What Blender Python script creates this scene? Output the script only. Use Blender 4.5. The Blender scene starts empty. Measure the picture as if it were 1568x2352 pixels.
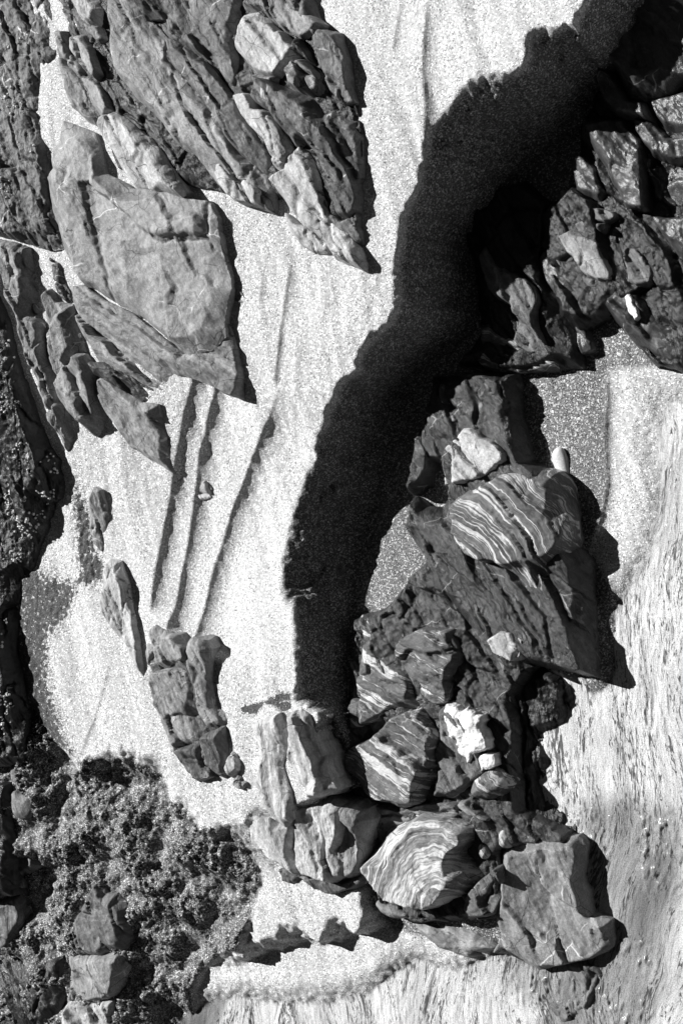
import bpy, math
import numpy as np
from mathutils import Vector, Matrix

scene = bpy.context.scene
COL = scene.collection
R = math.radians

# ------------------------------------------------------------------ camera
# a photographer above the wet end of the beach, camera turned on its side:
# picture right = towards the camera's feet (+X), picture up = +Y
TILT = R(30.0)
CDIST = 4.2
CW = 2.0                       # metres across the picture at the aim point
AIM = np.array([0.0, 0.0, 0.15])
PXW, PXH = 1568.0, 2352.0      # pixel frame used for all traced outlines
cam_d = bpy.data.cameras.new('camera')
cam = bpy.data.objects.new('camera', cam_d)
COL.objects.link(cam)
cam_d.sensor_fit = 'HORIZONTAL'
cam_d.sensor_width = 36.0
cam_d.lens = 36.0 * CDIST / CW
cam_d.clip_start = 0.05
cam_d.clip_end = 500.0
RIGHT = np.array([math.cos(TILT), 0.0, -math.sin(TILT)])
UP = np.array([0.0, 1.0, 0.0])
BACK = np.array([math.sin(TILT), 0.0, math.cos(TILT)])
CPOS = AIM + CDIST * BACK
cam.matrix_world = Matrix(((RIGHT[0], UP[0], BACK[0], CPOS[0]),
                           (RIGHT[1], UP[1], BACK[1], CPOS[1]),
                           (RIGHT[2], UP[2], BACK[2], CPOS[2]),
                           (0, 0, 0, 1)))
scene.camera = cam

# ------------------------------------------------------------------ light
SUN_EL, SUN_AZ = R(42.0), R(26.0)      # azimuth: from picture-left, turned towards picture-up
sun_dir = Vector((-math.cos(SUN_EL) * math.cos(SUN_AZ), math.cos(SUN_EL) * math.sin(SUN_AZ), math.sin(SUN_EL)))
w = bpy.data.worlds.new('World')
scene.world = w
w.use_nodes = True
wn, wl = w.node_tree.nodes, w.node_tree.links
sky = wn.new('ShaderNodeTexSky')
sky.sky_type = 'NISHITA'
sky.sun_disc = False
sky.air_density = 0.45
sky.dust_density = 0.2
sky.altitude = 1500.0
sky.sun_elevation = SUN_EL
sky.sun_rotation = math.atan2(sun_dir.x, sun_dir.y)
bw = wn.new('ShaderNodeSeparateColor')   # black-and-white film behind a red filter: the sky's red light only
wl.new(sky.outputs[0], bw.inputs[0])
wl.new(bw.outputs[0], wn['Background'].inputs[0])
wn['Background'].inputs[1].default_value = 0.05
sd = bpy.data.lights.new('sun', 'SUN')
sd.energy = 5.0
sd.angle = R(0.5)
sd.color = (1, 1, 1)
sun = bpy.data.objects.new('sun', sd)
COL.objects.link(sun)
sun.rotation_euler = sun_dir.to_track_quat('Z', 'Y').to_euler()
sun.location = (-3, 1.5, 4)
scene.view_settings.view_transform = 'Standard'
scene.view_settings.look = 'None'
scene.view_settings.gamma = 1.0
scene.view_settings.exposure = 0.66
scene.view_settings.use_curve_mapping = False
scene.cycles.max_bounces = 4
scene.cycles.diffuse_bounces = 1
scene.cycles.glossy_bounces = 2

# ------------------------------------------------------------------ maths helpers
def unproj(px, z):
    """pixel points (n,2) of the 1568x2352 frame -> world XY on the level z"""
    px = np.asarray(px, float).reshape(-1, 2)
    z = np.broadcast_to(np.asarray(z, float), (len(px),))
    k = CW / CDIST / PXW
    d = ((px[:, :1] - PXW / 2) * k) * RIGHT + ((PXH / 2 - px[:, 1:]) * k) * UP - BACK
    t = (z - CPOS[2]) / d[:, 2]
    return CPOS[:2] + d[:, :2] * t[:, None]

def proj(x, y, z):
    p = np.stack([x, y, z], -1) - CPOS
    dep = -(p @ BACK)
    k = CDIST * PXW / CW
    return (p @ RIGHT) / dep * k + PXW / 2, PXH / 2 - (p @ UP) / dep * k

_rs = np.random.RandomState(7)
_perm = _rs.permutation(4096)
_g = np.stack([np.cos(_rs.rand(4096) * 6.2832), np.sin(_rs.rand(4096) * 6.2832)], -1)
_a = _rs.rand(4096) * 6.2832
_g = np.stack([np.cos(_a), np.sin(_a)], -1)

def perlin(x, y):
    xi = np.floor(x).astype(np.int64); yi = np.floor(y).astype(np.int64)
    xf = x - xi; yf = y - yi
    def gr(i, j, dx, dy):
        h = _perm[(_perm[(xi + i) & 4095] + yi + j) & 4095]
        v = _g[h]
        return v[..., 0] * dx + v[..., 1] * dy
    u = xf * xf * xf * (xf * (xf * 6 - 15) + 10); v = yf * yf * yf * (yf * (yf * 6 - 15) + 10)
    a = gr(0, 0, xf, yf); b = gr(1, 0, xf - 1, yf); c = gr(0, 1, xf, yf - 1); d = gr(1, 1, xf - 1, yf - 1)
    return ((a + u * (b - a)) * (1 - v) + (c + u * (d - c)) * v) * 1.5

def fbm(x, y, n=4, gain=0.5, lac=2.03):
    s = 0.0; amp = 1.0
    for i in range(n):
        s = s + amp * perlin(x + 17.3 * i, y - 9.1 * i)
        x, y = x * lac, y * lac
        amp *= gain
    return s

def seg_dist(x, y, pts, closed=True):
    """distance to a polyline; signed side (left of travel > 0) and index parameter"""
    n = len(pts)
    best = np.full(x.shape, 1e18); side = np.zeros(x.shape); tpar = np.zeros(x.shape)
    m = n if closed else n - 1
    for i in range(m):
        ax, ay = pts[i]; bx, by = pts[(i + 1) % n]
        dx, dy = bx - ax, by - ay
        L2 = dx * dx + dy * dy + 1e-18
        t = np.clip(((x - ax) * dx + (y - ay) * dy) / L2, 0, 1)
        ex = x - ax - t * dx; ey = y - ay - t * dy
        d = ex * ex + ey * ey
        k = d < best
        best = np.where(k, d, best)
        side = np.where(k, dx * ey - dy * ex, side)
        tpar = np.where(k, i + t, tpar)
    return np.sqrt(best), np.sign(side), tpar

def inside(x, y, pts):
    r = np.zeros(x.shape, bool)
    n = len(pts)
    for i in range(n):
        ax, ay = pts[i]; bx, by = pts[(i + 1) % n]
        if ay == by: continue
        c = (ay > y) != (by > y)
        r ^= c & (x < (bx - ax) * (y - ay) / (by - ay) + ax)
    return r

def sstep(a, b, x):
    t = np.clip((x - a) / (b - a), 0, 1)
    return t * t * (3 - 2 * t)

def densify(pts, step):
    pts = np.asarray(pts, float); out = []
    n = len(pts)
    for i in range(n):
        a, b = pts[i], pts[(i + 1) % n]
        k = max(1, int(round(np.linalg.norm(b - a) / step)))
        for j in range(k): out.append(a + (b - a) * j / k)
    return np.array(out)

def chaikin(pts, it=1, closed=True):
    pts = np.asarray(pts, float)
    for _ in range(it):
        nx = np.roll(pts, -1, 0)
        pts = np.stack([pts * .75 + nx * .25, pts * .25 + nx * .75], 1).reshape(-1, 2)
    return pts

# ------------------------------------------------------------------ the levels of the ground (outlines in picture pixels, heights in metres)
EDGE = [(1349,-20),(1317,36),(1317,61),(1299,47),(1270,65),(1252,56),(1209,68),(1205,122),(1202,144),(1169,162),(1122,169),(1104,158),(1076,184),(1050,202),(1004,263),
        (975,300),(965,350),(955,420),(945,450),(925,480),(915,530),(905,590),(900,640),(905,690),(893,735),(870,750),(845,775),(820,810),(815,850),(770,880),(765,910),(740,945),
        (745,960),(725,1000),(713,1030),(720,1055),(690,1090),(680,1130),(665,1170),(650,1230),(637,1290),(635,1360),(645,1380),(665,1400),(672,1440),(670,1500),(675,1560),(672,1610)]
BANK = [(1400,-400)] + EDGE + [(690,1622),(728,1632),(750,1690),(760,1740),(780,1800),(790,1822),(730,1832),(660,1850),(600,1855),(580,1855),(556,1886),(540,1880),(520,1893),(505,1884),(490,1895),(470,1878),(430,1830),(400,1828),(390,1780),(372,1742),(345,1728),
        (330,1735),(328,1695),(345,1672),(322,1735),(305,1722),(292,1722),(282,1703),(275,1732),(262,1725),(251,1702),(240,1728),(215,1740),(202,1770),(182,1745),(150,1700),(125,1640),(90,1600),(40,1585),(-400,1560),(-400,-400)]
LOW = [(1640,40),(1540,130),(1430,220),(1330,310),(1200,430),(1095,560),(1105,720),(1095,760),(985,850),(928,900),(888,1010),(858,1130),(820,1240),(808,1300),(805,1420),(812,1500),(805,1600),(800,1700),(798,1790),
       (840,1850),(860,1900),(850,2000),(870,2080),(900,2140),(960,2150),(1060,2190),(1140,2150),(1230,2190),(1300,2150),(1320,2050),(1300,1940),(1140,1910),(1150,1800),(1130,1600),(1200,1490),(1330,1510),
       (1365,1550),(1370,1400),(1400,1330),(1435,1270),(1452,1200),(1452,1110),(1432,1000),(1430,870),(1480,850),(1600,835),(2000,830),(2000,-400),(1680,-400)]
BED = [(1900,930),(1640,925),(1570,950),(1550,1010),(1560,1100),(1555,1200),(1530,1290),(1480,1370),(1440,1420),(1430,1560),(1370,1640),(1330,1570),(1230,1550),(1180,1610),(1200,1800),(1165,1900),(1320,1925),
       (1340,2020),(1400,2130),(1400,2190),(1300,2210),(1230,2235),(1140,2200),(1060,2240),(970,2215),(910,2250),(860,2290),(780,2310),(680,2315),(560,2300),(490,2315),(440,2345),(410,2380),(380,2900),(2400,2900),(2400,900)]
MIDS = [(600,2010),(640,2008),(700,2035),(780,2052),(820,2050),(850,2070),(852,2092),(834,2097),(824,2134),(808,2147),(787,2115),(765,2106),(747,2115),(742,2136),(730,2163),(711,2154),(686,2127),(665,2122),(638,2122),
        (631,2152),(614,2149),(600,2154),(596,2168),(575,2161),(560,2176),(556,2203),(535,2200),(560,2160),(590,2110),(600,2060)]
WETS = [(480,2235),(540,2222),(570,2210),(600,2194),(650,2182),(711,2165),(735,2172),(780,2164),(808,2157),(826,2148),(877,2140),(885,2130),(885,2170),(845,2212),(740,2235),(640,2240),(560,2232),(500,2240),(440,2285)]
ROUGHL = [(180,1830),(260,1785),(360,1790),(392,1855),(440,1875),(480,1925),(555,1925),(575,2000),(555,2090),(515,2160),(460,2195),(400,2230),(330,2200),(300,2050),(220,1990),(180,1900)]
SPIKE = [(120,1750),(150,1752),(200,1805),(225,1785),(262,1770),(330,1772),(372,1782),(386,1850),(330,1835),(250,1835),(180,1855),(120,1800)]
LOWLEFT = [(90,1990),(180,2010),(260,2110),(290,2250),(300,2900),(-400,2900),(-400,1990)]
STRIP = [(42,1660),(58,1650),(88,1800),(90,1900),(78,1950),(40,1950),(10,1900),(-400,1900),(-400,1660)]
LEVELS = [(BANK, .38), (LOW, -.010), (BED, -.044), (MIDS, .075), (WETS, -.004), (LOWLEFT, .07), (SPIKE, .115), (STRIP, .155)]
def bank_z(y):                    # the bank climbs towards picture-top
    return .185 + .105 * sstep(-.15, .55, y) + .085 * sstep(.4, 1.25, y)
def lev(p, z):
    if p is BANK:
        q = unproj(p, .38)
        for _ in range(3): q = unproj(p, bank_z(q[:, 1]))
        return q
    return unproj(p, z)
LEVW = [(lev(p, z), z) for p, z in LEVELS]

# drying-line steps in the sand: (pixels, drop m, fall length m, recovery length m, level)
STEPS = [([(470,730),(455,800),(438,875),(423,941),(403,1059),(378,1200),(360,1300),(349,1390),(345,1420)], .052, .016, .10, .38),
         ([(505,790),(493,840),(480,890),(468,941),(446,1059),(432,1171),(407,1319),(385,1445),(380,1470)], .058, .017, .14, .38),
         ([(650,870),(612,950),(564,1059),(518,1175),(475,1300),(432,1480),(428,1500)], .058, .020, .17, .38),
         ([(980,-60),(978,0),(967,144),(974,234),(974,299),(972,340)], .034, .013, .12, .38),
         ([(924,-60),(917,0),(905,70),(895,140)], .010, .012, .06, .38),
         ([(672,560),(660,650),(645,770),(630,900)], .013, .011, .06, .38),
         ([(752,600),(750,680),(735,780)], .006, .014, .06, .38),
         ([(615,540),(604,640),(598,720)], .005, .012, .05, .38),
         ([(700,720),(690,800),(672,930),(650,1050)], .005, .02, .06, .38),
         ([(262,1500),(240,1580),(205,1680),(180,1740)], .006, .006, .05, .38),
         ([(905,480),(870,620),(830,760),(770,860)], .004, .02, .08, .38),
         ([(640,1000),(610,1150),(580,1290),(560,1420)], .004, .02, .08, .38),
         ([(1392,820),(1386,860),(1380,1000),(1385,1110),(1370,1190),(1350,1240),(1322,1256)], .024, .012, .06, 0.02)]
STEPW = [(unproj(p, bank_z(unproj(p, z)[:, 1]) if z > .3 else z), d, l1, l2) for p, d, l1, l2, z in STEPS]
FLOWN = 90.0

def ground(x, y, xs=None, ys=None):
    x = np.asarray(x, float); y = np.asarray(y, float)
    num = 0.0; den = 0.0
    for pts, z in LEVW:
        d, _, _ = seg_dist(x, y, pts)
        d = np.where(inside(x, y, pts), 0.0, d)
        wgt = 1.0 / (d + 5e-4) ** 1.2 * np.exp(-d / .35)
        wgt = np.where(d <= 0, 1e7, wgt)
        num = num + wgt * (bank_z(y) if z == .38 else z); den = den + wgt
    z = num / den
    if xs is not None: x, y = xs, ys
    for pts, dr, l1, l2 in STEPW:
        l1 = max(l1, dr / 1.3)
        d, s, t = seg_dist(x, y, pts, closed=False)
        n = len(pts) - 1
        # points travel downwards in the picture (-Y): right of the line = picture left
        right = s > 0
        cum = np.concatenate([[0], np.cumsum(np.hypot(*np.diff(pts, axis=0).T))])
        sl = np.interp(t, np.arange(n + 1), cum)
        fade = sstep(0, .16, sl) * sstep(0, .05, cum[-1] - sl)
        prof = (1 - np.exp(-d / l1)) * np.exp(-d / l2)
        lip = .12 * np.exp(-d / .02)
        z = z + fade * dr * np.where(right, -prof, lip * 0 + 0)
    z = z + .006 * fbm(x * 1.7, y * 1.1, 3)
    return z

# which way is 'right of the line'?  (line travels towards -Y; left-of-travel is +X)
# ------------------------------------------------------------------ mesh helpers
def mesh_obj(name, verts, faces, mat, parent=None, smooth=True, attrs=None, origin=None, quads=None):
    verts = np.asarray(verts, float)
    if origin is None: origin = np.array([verts[:, 0].mean(), verts[:, 1].mean(), verts[:, 2].min()])
    me = bpy.data.meshes.new(name)
    v = verts - origin
    me.vertices.add(len(v)); me.vertices.foreach_set('co', v.astype(np.float32).ravel())
    parts = []; tot = []
    for f in (faces if isinstance(faces, list) else [faces]):
        f = np.asarray(f, np.int32)
        if len(f) == 0: continue
        parts.append(f.ravel()); tot.append(np.full(len(f), f.shape[1], np.int32))
    loops = np.concatenate(parts); tot = np.concatenate(tot)
    me.loops.add(len(loops)); me.loops.foreach_set('vertex_index', loops)
    me.polygons.add(len(tot))
    st = np.concatenate([[0], np.cumsum(tot)[:-1]]).astype(np.int32)
    me.polygons.foreach_set('loop_start', st); me.polygons.foreach_set('loop_total', tot)
    me.update(calc_edges=True)
    me.polygons.foreach_set('use_smooth', np.full(len(tot), smooth, bool))
    for k, a in (attrs or {}).items():
        a = np.asarray(a, np.float32)
        if a.ndim == 2:
            at = me.attributes.new(k, 'FLOAT_VECTOR', 'POINT'); at.data.foreach_set('vector', a.ravel())
        else:
            at = me.attributes.new(k, 'FLOAT', 'POINT'); at.data.foreach_set('value', a)
    me.validate()
    me.materials.append(mat)
    o = bpy.data.objects.new(name, me)
    COL.objects.link(o)
    o.location = origin
    if parent is not None:
        o.parent = parent
        o.location = Vector(origin) - parent.location
    return o

def tag(o, label, cat, group=None):
    o['label'] = label; o['category'] = cat
    if group: o['group'] = group
    return o

def empty(name, px, z=None):
    p = unproj([px], .2)[0]
    zz = float(ground(np.array([p[0]]), np.array([p[1]]))[0])
    p = unproj([px], zz)[0]
    e = bpy.data.objects.new(name, None); COL.objects.link(e)
    e.location = (p[0], p[1], zz); e.empty_display_size = .1
    return e

# ------------------------------------------------------------------ materials
class NB:
    def __init__(s, name):
        s.m = bpy.data.materials.new(name); s.m.use_nodes = True
        s.n = s.m.node_tree.nodes; s.l = s.m.node_tree.links
        s.p = s.n['Principled BSDF']
    def node(s, t, **k):
        n = s.n.new(t)
        for a, b in k.items(): setattr(n, a, b)
        return n
    def set(s, inp, v):
        if isinstance(v, bpy.types.NodeSocket): s.l.new(v, inp)
        else: inp.default_value = v
    def attr(s, name, out='Vector'):
        n = s.node('ShaderNodeAttribute', attribute_name=name); return n.outputs[out]
    def scale(s, v, sc, off=(0, 0, 0)):
        n = s.node('ShaderNodeMapping'); s.set(n.inputs[0], v); n.inputs[3].default_value = sc
        s.set(n.inputs[1], off); return n.outputs[0]
    def noise(s, v, scale, detail=4, rough=.55, dist=0.0):
        n = s.node('ShaderNodeTexNoise'); s.set(n.inputs['Vector'], v); n.inputs['Scale'].default_value = scale
        n.inputs['Detail'].default_value = detail; n.inputs['Roughness'].default_value = rough; n.inputs['Distortion'].default_value = dist
        return n.outputs[0]
    def voro(s, v, scale, feature='F1', out='Distance'):
        n = s.node('ShaderNodeTexVoronoi', feature=feature); s.set(n.inputs['Vector'], v); n.inputs['Scale'].default_value = scale
        return n.outputs[out]
    def ramp(s, f, stops, interp='LINEAR'):
        n = s.node('ShaderNodeValToRGB'); s.set(n.inputs[0], f); e = n.color_ramp.elements
        n.color_ramp.interpolation = interp
        while len(e) < len(stops): e.new(.5)
        for i, (p, c) in enumerate(stops):
            e[i].position = p; e[i].color = (c, c, c, 1)
        return n.outputs[0]
    def math(s, op, a, b=0.0, c=0.0, clamp=False):
        n = s.node('ShaderNodeMath', operation=op, use_clamp=clamp); s.set(n.inputs[0], a); s.set(n.inputs[1], b); s.set(n.inputs[2], c); return n.outputs[0]
    def mix(s, f, a, b):
        n = s.node('ShaderNodeMix', data_type='FLOAT', clamp_factor=True); s.set(n.inputs[0], f); s.set(n.inputs[2], a); s.set(n.inputs[3], b); return n.outputs[0]
    def bump(s, h, strength, dist, normal=None):
        n = s.node('ShaderNodeBump'); s.set(n.inputs['Height'], h); n.inputs['Strength'].default_value = strength; n.inputs['Distance'].default_value = dist
        if normal is not None: s.l.new(normal, n.inputs['Normal'])
        return n.outputs[0]
    def obj_vec(s):
        return s.node('ShaderNodeTexCoord').outputs['Object']
    def rnd(s):
        return s.node('ShaderNodeObjectInfo').outputs['Random']

def rock_mat(name, base, var=.55, band=0.0, band_val=.6, band_scale=40, band_w=.5, rough=.62, spec=.35, vein=.0, speck=.0, bump=1.0):
    b = NB(name)
    sv = b.attr('sv')
    off = b.math('MULTIPLY', b.rnd(), 37.0)
    cmb = b.node('ShaderNodeCombineXYZ'); b.set(cmb.inputs[0], off); b.set(cmb.inputs[1], off)
    big = b.noise(b.scale(sv, (1, 2.2, 1), cmb.outputs[0]), 9, 5, .6, .6)
    streak = b.noise(b.scale(sv, (5, 75, 20), cmb.outputs[0]), 1.0, 6, .65, .2)
    fine = b.noise(sv, 170, 4, .7)
    f = b.math('ADD', b.math('MULTIPLY', big, .62), b.math('MULTIPLY', streak, .38))
    tone = b.ramp(f, [(.34, 1 - var), (.5, 1.0), (.66, 1 + var * 1.6)])
    # a ramp clamps colours only in display; keep it linear
    col = b.math('MULTIPLY', tone, base)
    col = b.math('MULTIPLY', col, b.ramp(fine, [(.25, .62), (.5, 1.0), (.75, 1.5)]))
    if band > 0:
        bn = b.noise(b.scale(sv, (1.1, band_scale, 3), cmb.outputs[0]), 1.0, 7, .68, .1)
        brk = b.noise(b.scale(sv, (18, 30, 18)), 1.0, 4, .65)
        m = b.ramp(b.math('ADD', bn, b.math('MULTIPLY', b.math('SUBTRACT', brk, .5), .42)), [(band_w, 0.0), (band_w + .045, 1.0)])
        col = b.mix(b.math('MULTIPLY', m, band), col, b.math('MULTIPLY', b.ramp(fine, [(.25, .7), (.7, 1.1)]), band_val))
    if vein > 0:
        wv = b.node('ShaderNodeVectorMath', operation='ADD')
        ns = b.node('ShaderNodeTexNoise'); b.set(ns.inputs['Vector'], sv); ns.inputs['Scale'].default_value = 14; ns.inputs['Detail'].default_value = 3
        sc = b.node('ShaderNodeVectorMath', operation='SCALE'); b.l.new(ns.outputs['Color'], sc.inputs[0]); sc.inputs['Scale'].default_value = .018
        b.set(wv.inputs[0], b.scale(sv, (1, .6, 1), cmb.outputs[0])); b.l.new(sc.outputs[0], wv.inputs[1])
        de = b.voro(wv.outputs[0], 7.0, 'DISTANCE_TO_EDGE')
        ln = b.ramp(de, [(.003, 1.0), (.010, 0.0)])
        msk = b.ramp(b.noise(sv, 11, 2), [(.54, 0.0), (.62, 1.0)])
        col = b.mix(b.math('MULTIPLY', b.math('MULTIPLY', ln, msk), vein), col, .7)
        # hairline dark cracks
        de2 = b.voro(b.scale(wv.outputs[0], (1.1, 2.0, 1)), 8.0, 'DISTANCE_TO_EDGE')
        ck = b.ramp(de2, [(.002, 1.0), (.011, 0.0)])
        cm = b.ramp(b.noise(sv, 8, 2), [(.45, 0.0), (.55, 1.0)])
        crack = b.math('MULTIPLY', ck, cm)
        col = b.mix(b.math('MULTIPLY', crack, .85), col, .01)
    if speck > 0:
        sp = b.noise(sv, 230, 2, .5)
        spm = b.ramp(b.noise(sv, 6, 3), [(.45, 0.0), (.65, 1.0)])
        col = b.mix(b.math('MULTIPLY', b.math('MULTIPLY', b.ramp(sp, [(.60, 0.0), (.66, 1.0)]), spm), speck), col, .55)
    b.set(b.p.inputs['Base Color'], col)
    b.set(b.p.inputs['Roughness'], b.mix(big, rough - .12, rough + .12))
    b.p.inputs['Specular IOR Level'].default_value = spec
    h1 = b.noise(b.scale(sv, (1, 4.5, 1.5), cmb.outputs[0]), 24, 7, .66, .5)
    h2 = b.noise(sv, 260, 3, .6)
    n1 = b.bump(h1, .6 * bump, .012)
    n2 = b.bump(h2, .5 * bump, .0016, n1)
    b.l.new(n2, b.p.inputs['Normal'])
    return b.m

MAT = {}
MAT['pale'] = rock_mat('pale_grey_rock', .38, .45, .35, .5, 30, .56, .6, .3, .6, .3)
MAT['mid'] = rock_mat('grey_rock', .21, .5, .25, .36, 26, .58, .55, .35, .8, .35)
MAT['smooth'] = rock_mat('smooth_grey_rock', .20, .32, .12, .36, 20, .6, .5, .35, .8, .5, .55)
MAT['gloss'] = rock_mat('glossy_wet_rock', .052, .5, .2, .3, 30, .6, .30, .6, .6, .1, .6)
MAT['slate'] = rock_mat('slate_grey_rock', .115, .55, .22, .28, 34, .6, .5, .4, .9, .1)
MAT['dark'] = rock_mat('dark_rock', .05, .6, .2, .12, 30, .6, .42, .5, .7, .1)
MAT['black'] = rock_mat('black_wet_rock_and_shade', .012, .6, 0, .1, 30, .6, .36, .5, 0, .0)  # wet black rock; also paints shade in clefts and the dark pool
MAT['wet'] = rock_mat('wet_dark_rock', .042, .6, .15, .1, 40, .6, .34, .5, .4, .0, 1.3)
MAT['banded'] = rock_mat('white_banded_rock', .10, .45, .95, .56, 70, .53, .55, .35, .5, .1)
MAT['band_dim'] = rock_mat('banded_dark_rock', .10, .5, .95, .62, 75, .55, .5, .4, .6, .1)
MAT['fold'] = rock_mat('folded_white_rock', .20, .45, .95, .6, 85, .48, .6, .3, .4, .2)

def quartz_mat():
    b = NB('white_quartz'); v = b.obj_vec()
    b.set(b.p.inputs['Base Color'], b.math('MULTIPLY', b.ramp(b.noise(v, 60, 4), [(.3, .55), (.6, 1.0)]), .78))
    b.p.inputs['Roughness'].default_value = .5
    b.l.new(b.bump(b.noise(v, 120, 5), .8, .006), b.p.inputs['Normal'])
    return b.m
MAT['quartz'] = quartz_mat()

def pebble_mat():
    b = NB('pale_pebble'); v = b.obj_vec()
    b.set(b.p.inputs['Base Color'], b.math('MULTIPLY', b.ramp(b.noise(v, 220, 4, .7), [(.3, .6), (.65, 1.0)]), .62))
    b.p.inputs['Roughness'].default_value = .6
    b.l.new(b.bump(b.noise(v, 300, 3), .4, .002), b.p.inputs['Normal'])
    return b.m
MAT['pebble'] = pebble_mat()

def sand_mat():
    b = NB('coarse_sand'); v = b.obj_vec()
    wet = b.attr('wet', 'Fac'); deb = b.attr('debris', 'Fac')  # wet: damp tone, which on the scarp face paints its shade
    cell = b.node('ShaderNodeTexVoronoi'); b.set(cell.inputs['Vector'], v); cell.inputs['Scale'].default_value = 330
    rn = b.node('ShaderNodeSeparateColor'); b.l.new(cell.outputs['Color'], rn.inputs[0])
    grain = b.ramp(rn.outputs[0], [(.0, .20), (.10, .36), (.35, .44), (.72, .50), (.9, .60), (1.0, .80)])
    qz = b.node('ShaderNodeTexVoronoi'); b.set(qz.inputs['Vector'], v); qz.inputs['Scale'].default_value = 270
    qs = b.node('ShaderNodeSeparateColor'); b.l.new(qz.outputs['Color'], qs.inputs[0])
    grain = b.mix(b.math('GREATER_THAN', qs.outputs[0], .90), grain, .85)
    dens = b.noise(b.scale(v, (1.6, .5, 1)), 9, 5, .6)          # patches with more dark grains, drawn out along the run-off
    dk = b.math('GREATER_THAN', b.math('ADD', b.math('MULTIPLY', dens, .5), b.math('MULTIPLY', deb, .62)), b.math('ADD', b.math('MULTIPLY', rn.outputs[1], 1.1), .18))
    grain = b.mix(b.math('MULTIPLY', dk, .70), grain, .05)
    lump = b.noise(v, 70, 4, .65)
    dm = b.math('GREATER_THAN', deb, b.math('ADD', b.math('MULTIPLY', lump, 1.7), -.22))
    grain = b.mix(b.math('MULTIPLY', dm, .85), grain, .02)
    col = b.mix(wet, grain, b.math('ADD', b.math('MULTIPLY', b.math('POWER', grain, 2.0), .52), b.math('MULTIPLY', b.math('GREATER_THAN', qs.outputs[1], .90), .34)))  # wet darkens the damp sand and paints the scarp face's shade
    b.set(b.p.inputs['Base Color'], col)
    b.set(b.p.inputs['Roughness'], b.mix(wet, .8, .42))
    b.p.inputs['Specular IOR Level'].default_value = .3
    n1 = b.bump(b.noise(v, 120, 4, .7), .4, .003)
    n2 = b.bump(cell.outputs['Distance'], .45, .003, n1)
    b.l.new(n2, b.p.inputs['Normal'])
    return b.m
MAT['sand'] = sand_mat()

def water_mat():
    b = NB('shallow_rippled_water'); v = b.obj_vec(); wv = b.attr('flow')
    bed = b.attr('bed', 'Fac')
    patch = b.noise(b.scale(wv, (7, 2.5, 1)), 1.0, 4, .6)
    grain = b.ramp(b.noise(v, 330, 2, .6), [(.3, .62), (.5, 1.0), (.7, 1.3)])
    pale = b.ramp(patch, [(.3, .36), (.6, .58)])
    dk = b.ramp(patch, [(.3, .08), (.65, .26)])
    # dark ripple reflections painted into the colour as broken strokes, in trains
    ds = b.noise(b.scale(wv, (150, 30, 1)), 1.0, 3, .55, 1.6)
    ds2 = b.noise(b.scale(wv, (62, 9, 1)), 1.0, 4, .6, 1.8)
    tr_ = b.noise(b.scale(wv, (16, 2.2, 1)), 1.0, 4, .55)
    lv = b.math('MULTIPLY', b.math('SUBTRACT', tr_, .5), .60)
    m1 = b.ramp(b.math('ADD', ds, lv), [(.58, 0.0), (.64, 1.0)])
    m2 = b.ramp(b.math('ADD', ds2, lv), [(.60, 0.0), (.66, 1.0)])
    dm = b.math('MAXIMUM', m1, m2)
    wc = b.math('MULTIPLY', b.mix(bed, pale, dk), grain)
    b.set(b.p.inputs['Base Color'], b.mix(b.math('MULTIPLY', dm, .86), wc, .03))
    b.p.inputs['Roughness'].default_value = .10
    b.p.inputs['IOR'].default_value = 1.33
    b.p.inputs['Specular IOR Level'].default_value = .5
    # the film thins out to nothing on the sand
    dv = b.math('ADD', b.attr('depth', 'Fac'), b.math('MULTIPLY', b.math('SUBTRACT', b.noise(b.scale(wv, (60, 16, 1)), 1.0, 4, .6), .5), .03))
    b.set(b.p.inputs['Alpha'], b.ramp(b.math('MULTIPLY', dv, 40.0), [(.02, 0.0), (.40, 1.0)]))
    h = b.noise(b.scale(wv, (150, 40, 1)), 1.0, 3, .55, 1.2)
    b.l.new(b.bump(h, .55, .004), b.p.inputs['Normal'])
    return b.m
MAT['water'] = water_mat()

# ------------------------------------------------------------------ ground sheet
def axis(lo, hi, st, far):
    a = np.arange(lo, hi, st)
    g = [];  d = st
    p = 0.0
    while p < far:
        d *= 1.35; p += d; g.append(p)
    g = np.array(g)
    return np.concatenate([(lo - g)[::-1], a, a[-1] + g])

def grid_faces(nx, ny):
    i = np.arange(nx - 1)[:, None] * ny + np.arange(ny - 1)[None, :]
    i = i.ravel()
    return np.stack([i, i + ny, i + ny + 1, i + 1], -1)

ROUGH = unproj([(150,1700),(200,1775),(240,1730),(330,1735),(390,1780),(400,1830),(440,1835),(480,1890),(560,1890),(580,1950),(588,2030),(570,2100),(540,2190),(500,2200),(430,2240),(400,2300),(380,2500),(-300,2500),(-300,1700),(40,1620),(100,1600)], .10)
DEB1 = unproj([(35,1330),(60,1290),(120,1320),(190,1330),(150,1420),(110,1470),(110,1560),(150,1700),(190,1770),(60,1700),(40,1620),(20,1500)], .20)
DEB2 = unproj([(165,1140),(180,1105),(205,1160),(215,1250),(240,1290),(240,1340),(200,1345),(170,1290)], .20)
DEB3 = unproj([(566,590),(552,660),(540,720),(522,770),(512,770),(520,710),(540,640),(552,590)], .20)
DEB4 = unproj([(640,1590),(660,1595),(665,1630),(640,1640),(625,1625),(600,1620),(580,1645),(545,1640),(545,1625),(600,1610)], .20)

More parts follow.
